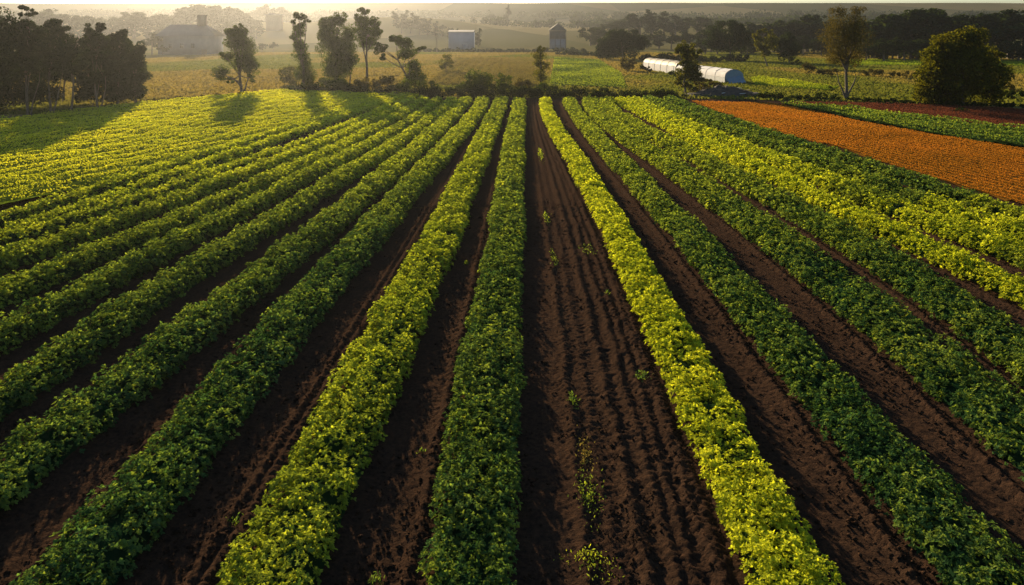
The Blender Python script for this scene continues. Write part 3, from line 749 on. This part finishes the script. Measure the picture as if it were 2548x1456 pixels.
# hedges / banks along the field end
def hedge(label, pts, h, w, mat, leaf=.22):
    P = [gp(a, b) for a, b in pts]
    root_x, root_y = P[0]
    root = empty('hedge', (root_x, root_y, 0), label, 'hedge', 'low hedges at the end of the field')
    B = Build(); cl = []
    for (x1, y1), (x2, y2) in zip(P[:-1], P[1:]):
        L = math.hypot(x2 - x1, y2 - y1); n = max(2, int(L / (w * .55)))
        for i in range(n):
            t = i / n; hh = h * rng.uniform(.7, 1.2)
            cl.append((x1 + (x2-x1)*t - root_x + rng.normal(0,.2), y1 + (y2-y1)*t - root_y + rng.normal(0, w*.25), hh*.5, w*rng.uniform(.5,.7), w*.5, hh*.55))
    crown_build(B, cl, leaf, 1.6, 0, .1, .6)
    B.obj('foliage', M[mat], root)
    Bt = Build()
    for c in cl[::3]:
        Bt.tube([(c[0], c[1], -.1), (c[0] + rng.normal(0,.1), c[1], c[2])], [.05, .03], 5)
    Bt.obj('stem', M['bark'], root)
hedge('dark low hedge under the tall tree group', [(742, 234), (900, 237), (1050, 242)], 1.6, 2.6, 'tree_dark')
hedge('long dark hedge across the end of the middle rows', [(1050, 243), (1250, 245), (1480, 244)], 1.7, 3.0, 'tree_dark')
hedge('low dark hedge between the green row field and the polytunnel tree', [(1480, 244), (1600, 244), (1710, 243)], 1.1, 3.0, 'tree_dark')
hedge('thin dark hedge along the top of the orange flower field', [(1890, 246), (1990, 249), (2100, 252)], .8, 2.4, 'tree_dark')
hedge('thin dark hedge between the reddish field and the big round tree', [(2120, 253), (2330, 262), (2640, 272)], .6, 1.5, 'tree_dark')
hedge('thin dark hedge along the back edge of the yellow field', [(352, 257), (480, 246), (600, 238), (735, 231)], .45, 1.2, 'tree_dry')
hedge('far hazy hedge in front of the pale blue shed', [(1050, 130), (1250, 132), (1460, 130)], 2.2, 6, 'tree_dark', .8)
hedge('far dark hedge between the silo shed and the spreading tree', [(1400, 138), (1480, 141), (1530, 146)], 2.0, 5, 'tree_dark', .7)
hedge('dark hedge line behind the polytunnel', [(1600, 152), (1720, 156), (1870, 154)], 2.6, 5, 'tree_dark', .6)

# ------------------------------------------------------------------ distant trees
def variant(seed, kind):
    global rng
    keep = rng; rng = np.random.default_rng(seed)
    cl = []
    if kind == 'round':
        for _ in range(9):
            d = rand_dirs(1, -.3)[0]; cl.append((d[0]*.34, d[1]*.34, .60 + d[2]*.24, rng.uniform(.14,.22), rng.uniform(.14,.22), rng.uniform(.11,.17)))
        cl.append((0, 0, .5, .36, .36, .26))
    else:
        for i in range(8):
            z = .3 + .62 * i / 7; r = .24 * (1 - abs(i/7 - .4) * .9)
            cl.append((rng.normal(0,.06), rng.normal(0,.06), z, r, r, .12))
        cl.append((0, 0, .3, .26, .26, .2))
    B = Build(); crown_build(B, cl, .062, 1.5, 0, .2, .45)
    B.tube([(0,0,-.05),(.01,0,.3),(0,.01,.65)], [.035,.025,.012], 6, 1)
    rng = keep
    return B.mesh('distant_tree', [M['tree_dark'], M['bark']])
VAR = [variant(101, 'round'), variant(102, 'round'), variant(103, 'tall'), variant(104, 'round'), variant(105, 'tall')]
def far_tree(px, top, D, label, group, v=None, wide=1.0, minh=5):
    X = (px - VX) * D / FPX
    g = float(H(X, D)); zt = EYE - (top - VY) * D / FPX
    h = max(zt - g + .03 * D * 0, minh)
    o = bpy.data.objects.new('distant_tree', VAR[rng.integers(0, 5) if v is None else v]); link(o)
    o.location = (X, D, g - .1); o.rotation_euler = (0, 0, rng.uniform(0, 6.28))
    w = max(h * rng.uniform(.95, 1.25) * wide, 6)
    o.scale = (w, w, h * 1.06)
    tag(o, label, 'tree', group)
LA = ('hazy brown tree on the wooded ridge behind the grey house', 'trees on the ridge behind the house')
for px, tp in ((95,30),(125,26),(155,30),(190,38),(228,40),(268,44),(305,33),(335,34),(372,32),(405,36),(440,36),(474,22),(505,12),(535,14),(560,16),(590,28),(615,42),(640,58)):
    far_tree(px, tp + rng.normal(0, 2), 720 + rng.uniform(-50, 60), *LA, v=int(rng.choice([0,1,3])), wide=1.55)
for px in range(60, 640, 34):
    far_tree(px, 62 + rng.normal(0, 5), 660 + rng.uniform(-30, 30), *LA, wide=1.9)
LB = ('faint golden tree in the bright haze right of the slender tree', 'faint trees in the bright haze')
for px, tp, D in ((640,22,1000),(665,12,1020),(692,16,1010),(715,28,1030),(628,118,430),(652,128,440),(680,122,450)):
    far_tree(px, tp, D, *LB, v=int(rng.choice([0,1,3])), wide=1.1)
LC = ('hazy tree on the slope that falls towards the pale blue shed', 'trees on the slope above the pale blue shed')
for px, tp, D in ((985,30,760),(1008,28,760),(1030,34,750),(1048,44,740),(1068,48,735),(1085,54,730),(1102,62,720),(1120,68,710),(1138,78,700)):
    far_tree(px, tp, D, *LC, wide=1.3); far_tree(px + 14, tp + 22, D - 60, *LC, wide=1.5)
LD = ('faint tree on the far hazy skyline in the middle', 'trees on the far middle skyline')
for px, tp in ((1150,48),(1176,42),(1200,40),(1222,36),(1238,44),(1285,50),(1310,54),(1340,52),(1372,46),(1392,54),(1425,46),(1450,52)):
    far_tree(px, tp, 1150 + rng.uniform(-60, 60), *LD, wide=1.2)
far_tree(1262, 16, 1100, 'single tall thin tree standing above the far middle skyline', LD[1], 2, .6)
LE = ('hazy grey tree in the mist above the spreading dark tree', 'misty trees right of the middle')
for px, tp, D in ((1470,66,520),(1486,72,500),(1505,62,620),(1535,54,640),(1565,44,650),(1592,34,640),(1622,28,640),(1652,32,650),(1680,40,640),(1706,46,640),(1735,40,660),(1752,54,600),(1640,78,480),(1670,84,470),(1610,86,480),(1700,80,470)):
    far_tree(px, tp, D, *LE, wide=1.5)
for px in range(1480, 1760, 32):
    far_tree(px, 84 + rng.normal(0, 5), 560 + rng.uniform(-20, 20), *LE, wide=1.9)
LF = ('grey-green tree in the middle line behind the bent tree', 'tree line behind the bent tree')
for px, tp, D in ((1770,64,430),(1868,60,440),(1895,58,440),(1925,56,430),(1950,50,440),(1980,48,440),(2008,42,430),(2035,40,440),(2062,50,420),(1945,84,380),(2000,90,370),(2045,92,360),(1860,98,370),(1745,96,380)):
    far_tree(px, tp, D, *LF, wide=1.45)
for px in range(1755, 2120, 30):
    far_tree(px, 100 + rng.normal(0, 5), 400 + rng.uniform(-10, 10), *LF, wide=1.9)
LG = ('dark blue-green tree of the woods on the right', 'dark woods on the right')
for px in range(2130, 2680, 30):
    far_tree(px, 112 + rng.normal(0, 5), 300 + rng.uniform(-8, 8), *LG, wide=1.9)
for px, tp, D in ((2140,64,330),(2172,50,325),(2205,40,320),(2238,34,320),(2268,24,315),(2300,20,315),(2330,26,320),(2362,46,325),(2392,40,320),(2424,34,315),(2455,40,320),(2482,36,325),(2512,28,315),(2545,40,320),(2580,30,320),(2620,34,320),(2660,40,320),
                  (2155,100,290),(2200,96,285),(2250,92,285),(2300,98,285),(2345,96,285),(2490,100,285),(2535,104,285),(2580,98,285),(2630,100,285)):
    far_tree(px, tp, D, *LG, v=int(rng.choice([0,1,3])), wide=1.4)
# small trees around the house and sheds
for px, py, tp, lab in ((378,136,84,'small dark tree hiding the left end of the grey house'), (520,134,92,'small tree in front of the right end of the grey house'),
                        (1190,124,74,'small upright tree right of the pale blue shed'), (405,138,112,'low bushy tree below the left gable of the grey house')):
    far_tree(px, tp, depth(py), lab, 'small trees by the far buildings', 2 if 'upright' in lab else 1, 1.0, 3)

# ------------------------------------------------------------------ woodland too far to count
def woodland():
    B = Build()
    cl = []
    n = 0
    while n < 2600:
        D = 900 + 520 * rng.random(); X = rng.uniform(-.8, .75) * D
        f = fbm(np.array([X / 330]), np.array([D / 130]), 91, 3)[0]
        if f < .50: continue
        if 1000 < D < 1350 and -150 < X < 80: continue
        s = rng.uniform(4, 9); g = float(H(X, D))
        cl.append((X, D, g + s * .55, s * .9, s * .9, s * .75)); n += 1
    c = np.array(cl)
    k = 34
    idx = np.repeat(np.arange(len(c)), k)
    d = rand_dirs(len(idx), -.4)
    P = c[idx, :3] + d * c[idx, 3:] * rng.uniform(.6, 1.05, len(idx))[:, None]
    L = c[idx, 3] * rng.uniform(.35, .6, len(idx))
    D = unit(rng.normal(0, 1, (len(idx), 3))); U = unit(d + rng.normal(0, .5, d.shape))
    V, F, kk = leaves(P, D, U, L, L * .8)
    B.add(V, F, 0, rnd=np.repeat(rng.random(len(idx)), kk))
    tag(B.obj('woodland', M['tree_dark']), 'far-off woods on the hills fading into the haze', 'woodland', None, 'stuff')
woodland()

# ------------------------------------------------------------------ buildings
def prism_roof(B, x0, x1, y0, y1, ze, zr, hipl=0, hipr=0, mi=0):
    ym = (y0 + y1) / 2
    V = [(x0,y0,ze),(x1,y0,ze),(x1,y1,ze),(x0,y1,ze),(x0+hipl,ym,zr),(x1-hipr,ym,zr)]
    B.add(V, [[0,1,5,4],[2,3,4,5]], mi); B.add(V, [[1,2,5],[3,0,4],[0,2,1],[0,3,2]], mi)
def grey_house():
    D = depth(136); k = D / FPX; X, Y = gp(462, 136)
    h = empty('house', (X, Y, 0), 'long grey house with a hipped roof and a broad chimney in the haze', 'house')
    L = 146 * k; wz = (136 - 90) * k; rz = (136 - 61) * k; dp = 13
    w = Build(); w.box(0, dp/2, wz/2, L - 1.6, dp, wz); w.obj('wall', M['wall_grey'], h)
    r = Build(); prism_roof(r, -L/2 - .6, L/2 + .6, -.9, dp + .9, wz + .004, rz, 4.5, 7.5); ro = r.obj('roof', M['slate'], h)
    c = Build(); cx = (490 - 462) * k; c.box(cx, dp/2, (rz + (136-38)*k)/2 - .3, 3.9, 2.6, (136-38)*k - rz + .6); c.box(cx, dp/2, (136-37)*k, 4.3, 3.0, .35); c.obj('chimney', M['brick'], ro)
    for i, px in enumerate((424, 452, 480)):
        f = Build(); x = (px - 462) * k; f.box(x, -.03, wz*.48, 1.7, .09, 2.2); fo = f.obj('window', M['dark_steel'], h)
        g = Build(); g.box(x, -.085, wz*.48, 1.45, .03, 1.95); g.obj('pane', M['glass'], fo)
    d = Build(); d.box((508-462)*k, -.03, 1.3, 2.6, .09, 2.6); d.obj('door', M['wood'], h)
grey_house()
def hazy_tower():
    D = 760; k = D / FPX; X = (683 - VX) * k
    z0 = float(H(X, D)); top = EYE - (38 - VY) * k - z0
    t = empty('tower', (X, D, z0 - .3), 'faint square tower block in the golden haze left of the tall trees', 'tower')
    w = 40 * k
    b = Build(); b.box(0, 0, top/2, w * .82, w * .8, top); b.obj('wall', M['brick'], t)
    b = Build(); b.box(0, 0, top + .5, w, w * .95, 1.0); b.box(-w*.2, 0, top + 1.6, w*.3, w*.3, 1.4); b.obj('roof', M['slate'], t)
hazy_tower()
def pale_shed():
    D = depth(127); k = D / FPX; X, Y = gp(1147, 127)
    s = empty('shed', (X, Y, 0), 'plain pale blue box-shaped shed in the haze', 'shed')
    w = 62 * k; h = 47 * k
    b = Build(); b.box(0, 7, h/2, w, 14, h)
    for i in range(15): b.box(-w/2 + (i + .5) * w / 15, -.03, h/2, .16, .06, h * .98)
    b.obj('wall', M['pale_blue'], s)
    r = Build(); prism_roof(r, -w/2 - .3, w/2 + .3, -.4, 14.4, h + .004, h + 1.3); r.obj('roof', M['slate'], s)
    d = Build(); d.box(w*.18, -.09, 2.1, 4.2, .1, 4.2); d.obj('door', M['grey_blue'], s)
pale_shed()
def silo_shed():
    D = depth(127); k = D / FPX; X, Y = gp(1388, 127)
    s = empty('silo', (X, Y, 0), 'tall narrow gabled silo shed with a framed upper part', 'silo shed')
    w = 42 * k; e = (127 - 76) * k; r = (127 - 58) * k; dp = w
    b = Build(); b.box(0, dp/2, e*.30, w*.93, dp*.95, e*.60); b.obj('wall', M['grey_blue'], s)
    b = Build(); b.box(0, dp/2, e*.79, w*.90, dp*.92, e*.376); b.obj('upper_wall', M['steel'], s)
    ro = Build(); V = [(-w*.54,-.5,e),(w*.54,-.5,e),(0,-.5,r),(-w*.54,dp+.5,e),(w*.54,dp+.5,e),(0,dp+.5,r),]
    ro.add(V, [[0,3,5,2],[1,2,5,4],[0,1,4,3]], 0); ro.add(V, [[0,2,1],[3,4,5]], 0); ro.obj('roof', M['steel'], s)
    for x in (-w*.48, -w*.16, w*.16, w*.48):
        p = Build(); p.box(x, -.12, e/2 - .01, .34, .3, e - .02); p.obj('post', M['dark_steel'], s)
    for z in (e*.60, e*.97):
        p = Build(); p.box(0, -.32, z, w*1.0, .12, .4); p.obj('beam', M['dark_steel'], s)
silo_shed()
def pole():
    D = depth(133); k = D / FPX; X, Y = gp(1087, 133)
    p = empty('utility_pole', (X, Y, 0), 'thin utility pole in the haze left of the pale blue shed', 'utility pole')
    b = Build(); b.tube([(0,0,-.3),(0,0,5),(0,0,(133-68)*k)], [.22,.19,.15], 8); b.obj('pole', M['wood'], p)
    b = Build(); b.box(0, 0, (133-72)*k, 2.4, .16, .16); b.obj('crossarm', M['wood'], p)
pole()
def polytunnel():
    x0, y0 = gp(1804, 208); x1, y1 = gp(1600, 173)
    ax = np.array([x1 - x0, y1 - y0]); L = float(np.hypot(*ax)); ax /= L
    nr = np.array([ax[1], -ax[0]])       # to the right
    if nr[0] < 0: nr = -nr
    g = empty('polytunnel', (x0, y0, 0), 'long low white polytunnel with a blue plastic end and tan far roof', 'polytunnel')
    W, hw, hr = 5.4, 2.45, 3.1
    def at(s, t, z): return (ax[0]*s + nr[0]*t*.72, ax[1]*s + nr[1]*t*.72, z*.92)
    prof = [(0,.0),(.0,1.0),(.06,1.7),(.25,2.15),(.7,2.55)]
    roof = [(.7,2.55),(1.6,2.92),(2.7,3.08),(3.8,2.92),(4.7,2.55),(5.15,2.15),(5.34,1.7),(5.4,0)]
    def strip(name, pr, s0, s1, m, n=26, wob=.04):
        V, F = [], []
        for i in range(n + 1):
            s = s0 + (s1 - s0) * i / n
            for (t, z) in pr:
                sag = wob * math.sin(i * math.pi) + wob * rng.normal()
                V.append(at(s, t + sag * .5, max(z + sag * (z > .1), 0)))
        q = len(pr)
        for i in range(n):
            for j in range(q - 1): F.append([i*q+j, i*q+j+1, (i+1)*q+j+1, (i+1)*q+j])
        b = Build(); b.add(V, F); return b.obj(name, m, g, True)
    S = L * .52
    strip('side_cover', [(.0,1.35),(.06,1.7),(.25,2.15),(.7,2.55)], 0, S, M['white_sheet'])
    strip('skirt', [(-.02,0),(-.02,.7),(-.01,1.35)], 0, S, M['grey_blue'])
    strip('roof_cover', roof, 0, S, M['white_sheet'])
    strip('side_cover', [(0,.0),(.0,1.0),(.03,1.7),(.12,2.3)], S + .25, L, M['white_sheet'])
    strip('roof_cover', [(.12,2.3)] + [(a, b + .55) for a, b in roof[0:]][:-1] + [(5.4,0)], S + .25, L, M['tan_roof'])
    e = Build(); pr = prof + roof[1:]
    V = [at(-.05, t, z) for t, z in pr] + [at(-.05, 2.7, 0)]
    for i in range(len(pr) - 1): e.add([V[i], V[i+1], V[-1]], [[0, 1, 2]])
    e.obj('end_wall', M['blue_sheet'], g)
    for s in np.linspace(.02, L, 12):
        h = Build(); h.tube([at(s, t - .03 if t < 2.7 else t + .03, z + .05 + (.55 if s > S and 0 < i < len(pr) - 1 else 0)) for i, (t, z) in enumerate(pr)], [.035]*len(pr), 5); h.obj('hoop', M['dark_steel'], g)
    # collapsed blue sheet at the end
    f = Build(); V, F = [], []
    for i in range(9):
        for j in range(7):
            t = .2 + 5.0 * i / 8; s = -.15 - 2.4 * j / 6
            V.append(at(s, t, max(.05, 1.5 * (1 - j/6) ** 1.5 + .18 * rng.normal()) ))
    for i in range(8):
        for j in range(6): F.append([i*7+j, i*7+j+1, (i+1)*7+j+1, (i+1)*7+j])
    f.add(V, F); f.obj('torn_sheet', M['blue_sheet'], g)
polytunnel()
def heap():
    X, Y = gp(1815, 240)
    h = empty('rubbish_heap', (X, Y, 0), 'dark heap of earth and scrap below the blue end of the polytunnel', 'heap')
    def zf(x, y): return np.maximum(0, 1.5 * np.exp(-(x/5.2)**2 - ((y-2)/3.0)**2) * (.45 + 1.1*fbm(x*.8+9, y*.8+9, 3, 4)) - .08)
    V, F = grid_obj('', np.arange(-9, 9.01, .22), np.arange(-3, 8.01, .22), zf, None)
    b = Build(); b.add(V, F); b.obj('mound', M['rubble'], h)
    for i in range(7):
        x, y = rng.uniform(-4, 4), rng.uniform(-1, 3)
        p = Build(); p.box(x, y, float(zf(np.array([x]), np.array([y]))[0]) + .12, rng.uniform(.9, 2.2), .22, .07, rng.uniform(0, 3)); p.obj('plank', M['pale_scrap'] if i < 3 else M['wood'], h)
heap()
def car(px, py, label, paint, rz):
    X, Y = gp(px, py)
    c = empty('parked_car', (X, Y, 0), label, 'car', 'cars parked by the far hedge'); c.rotation_euler = (0, 0, rz)
    b = Build(); b.box(0, 0, .62, 4.3, 1.75, .62, taper=.97); b.box(-.15, 0, 1.17, 2.5, 1.5, .5, taper=.78); b.obj('body', M[paint], c)
    g = Build(); g.box(-.15, 0, 1.18, 2.36, 1.56, .3, taper=.86); g.obj('window', M['glass'], c)
    for sx in (-1.35, 1.35):
        for sy in (-.82, .82):
            w = Build(); w.tube([(sx, sy-.1, .33), (sx, sy+.1, .33)], [.33, .33], 14); w.add([(sx, sy + (.1 if sy > 0 else -.1), .33)] + [(sx + .33*math.cos(a*math.pi/7), sy + (.1 if sy > 0 else -.1), .33 + .33*math.sin(a*math.pi/7)) for a in range(14)],
                  [[0, i+1, (i+1) % 14 + 1] for i in range(14)]); w.obj('wheel', M['rubber'], c)
car(1284, 124, 'white car at the left end of the cars parked by the far hedge', 'car_white', .2)
car(1302, 125, 'dark car in the middle of the cars parked by the far hedge', 'car_dark', .1)
car(1318, 125, 'white car at the right end of the cars parked by the far hedge', 'car_white', -.2)

# ------------------------------------------------------------------ small plants on the bare soil
def weed(label, px, py, rx, ry, h, mat='crop', yel=.5, n=90, name='weed_clump', dark=False):
    n = int(n * 1.5)
    X, Y = gp(px, py, .1)
    B = Build()
    x = rng.normal(0, rx, n); y = rng.normal(0, ry, n)
    ang = rng.uniform(0, 6.28, n); el = rng.uniform(.2, 1.3, n)
    D = np.stack([np.cos(ang)*np.cos(el), np.sin(ang)*np.cos(el), np.sin(el)], 1)
    zz = soil_z(X + x, Y + y)
    P = np.stack([x, y, zz + rng.random(n) * h * .7 * np.exp(-(x/(rx*1.5))**2)], 1)
    L = (.022 + .0014 * Y) * rng.uniform(.7, 1.7, n)
    V, F, k = leaves(P, D, np.tile([[0,0,1.]], (n,1)) + rng.normal(0,.3,(n,3)), L, L * .42, Y < 40)
    B.add(V, F, 0, rnd=np.repeat(rng.random(n), k), yel=np.repeat(np.clip(yel + rng.normal(0,.15,n), 0, 1), k))
    o = B.obj(name, M[mat]); o.location = (X, Y, 0)
    tag(o, label, 'bush' if name == 'bush' else 'weed', 'weeds on the bare soil' if name != 'bush' else None)
weed('yellow-green weed patch on the left soil ridge near the bottom, beside the middle row', 1466, 1230, .13, .50, .10, yel=.34, n=170)
weed('thin yellowish weeds at the bottom edge on the ridge right of the middle row', 1488, 1420, .16, .35, .06, yel=.5, n=60)
weed('sideways dry weed just above the bottom edge weeds', 1462, 1388, .22, .10, .08, yel=.65, n=80)
weed('small green weed on the ridge well above the yellow-green weed patch', 1425, 1000, .07, .18, .14, yel=.15, n=60)
weed('upright green weed close to the bright yellow row', 1598, 942, .09, .12, .28, yel=.12, n=70)
weed('tan weeds on the ridge just above the yellow-green weed patch', 1458, 1130, .10, .5, .07, mat='grass', yel=0, n=110)
weed('green weeds at the far end of the ridge right of the middle row', 1345, 385, .10, 1.6, .16, yel=.45, n=110)
weed('sparse green weeds halfway along the ridge beside the middle row', 1360, 545, .10, .8, .12, yel=.35, n=60)
weed('sparse weed on the ridge just below halfway beside the middle row', 1378, 645, .08, .6, .12, yel=.3, n=50)
weed('tiny green seedling in the furrow between ridges near the bright yellow row', 1512, 733, .05, .08, .10, yel=.2, n=22)
weed('green weeds in the furrow far up near the bright yellow row', 1462, 622, .18, .5, .10, yel=.25, n=50)
weed('pale seedling in the bare lane left of the middle row', 1160, 655, .05, .08, .14, yel=.3, n=24)
weed('fresh green weed at the bottom edge left of the middle row', 936, 1448, .07, .07, .26, yel=.08, n=46)
weed('small weed in the soil lane left of the yellow-green row', 586, 1300, .06, .08, .16, yel=.25, n=30)
weed('tiny weed at the left foot of the middle row', 1050, 1120, .04, .06, .14, yel=.2, n=20)
weed('dark bush sticking out of the fifth row left of the yellow-green row', 660, 416, .55, .55, 1.15, mat='tree_dark', n=700, name='bush')
weed('dark bush between the yellow and green rows on the right', 2160, 512, .75, .35, .75, mat='tree_dark', n=800, name='bush')
weed('tiny dark bush alone in the reddish field', 2392, 277, .5, .4, .6, mat='tree_dark', n=200, name='bush')

# ------------------------------------------------------------------ haze
def haze():
    b = Build(); b.box(0, 1045, 43.5, 3240, 2330, 89)
    o = b.obj('haze', [])
    m, nt, out = new_mat('haze')
    v = N(nt, 'ShaderNodeVolumePrincipled')
    v.inputs['Color'].default_value = (.125, .130, .142, 1)
    v.inputs['Density'].default_value = .00032
    v.inputs['Anisotropy'].default_value = .78
    nt.links.new(v.outputs[0], out.inputs['Volume'])
    o.data.materials.append(m)
    tag(o, kind='stuff')
haze()

# ------------------------------------------------------------------ light, sky, camera
w = bpy.data.worlds.new('World'); SC.world = w; w.use_nodes = True
nt = w.node_tree; nt.nodes.clear()
sky = N(nt, 'ShaderNodeTexSky'); sky.sky_type = 'NISHITA'; sky.sun_disc = False
sky.sun_elevation = R(SUN_EL); sky.sun_rotation = R(SUN_AZ); sky.air_density = 1.0; sky.dust_density = .6; sky.ozone_density = 2.5
bg = N(nt, 'ShaderNodeBackground'); bg.inputs['Strength'].default_value = .06
wo = N(nt, 'ShaderNodeOutputWorld')
nt.links.new(sky.outputs[0], bg.inputs['Color']); nt.links.new(bg.outputs[0], wo.inputs['Surface'])
sl = bpy.data.lights.new('sun', 'SUN'); sl.energy = 5.0; sl.angle = R(.6); sl.color = (1.0, .78, .48)
so = link(bpy.data.objects.new('sun', sl))
sd = Vector((math.sin(R(SUN_AZ)) * math.cos(R(SUN_EL)), math.cos(R(SUN_AZ)) * math.cos(R(SUN_EL)), math.sin(R(SUN_EL))))
so.rotation_euler = sd.to_track_quat('Z', 'Y').to_euler(); so.location = (-40, 60, 60)

cam = bpy.data.cameras.new('camera'); co = link(bpy.data.objects.new('camera', cam))
co.location = (0, 0, EYE); co.rotation_euler = (R(90), 0, 0)
cam.sensor_width = 36; cam.lens = FPX / 2548 * 36
cam.shift_x = -(VX - 1274) / 2548; cam.shift_y = -(728 - VY) / 2548
cam.clip_start = .2; cam.clip_end = 9000
SC.camera = co

SC.view_settings.view_transform = 'Standard'; SC.view_settings.look = 'None'
SC.view_settings.exposure = 1.75; SC.view_settings.gamma = 1
cy = SC.cycles
SC.render.engine = 'CYCLES'
cy.use_denoising = True
cy.max_bounces = 6; cy.diffuse_bounces = 3; cy.transmission_bounces = 3; cy.volume_bounces = 1
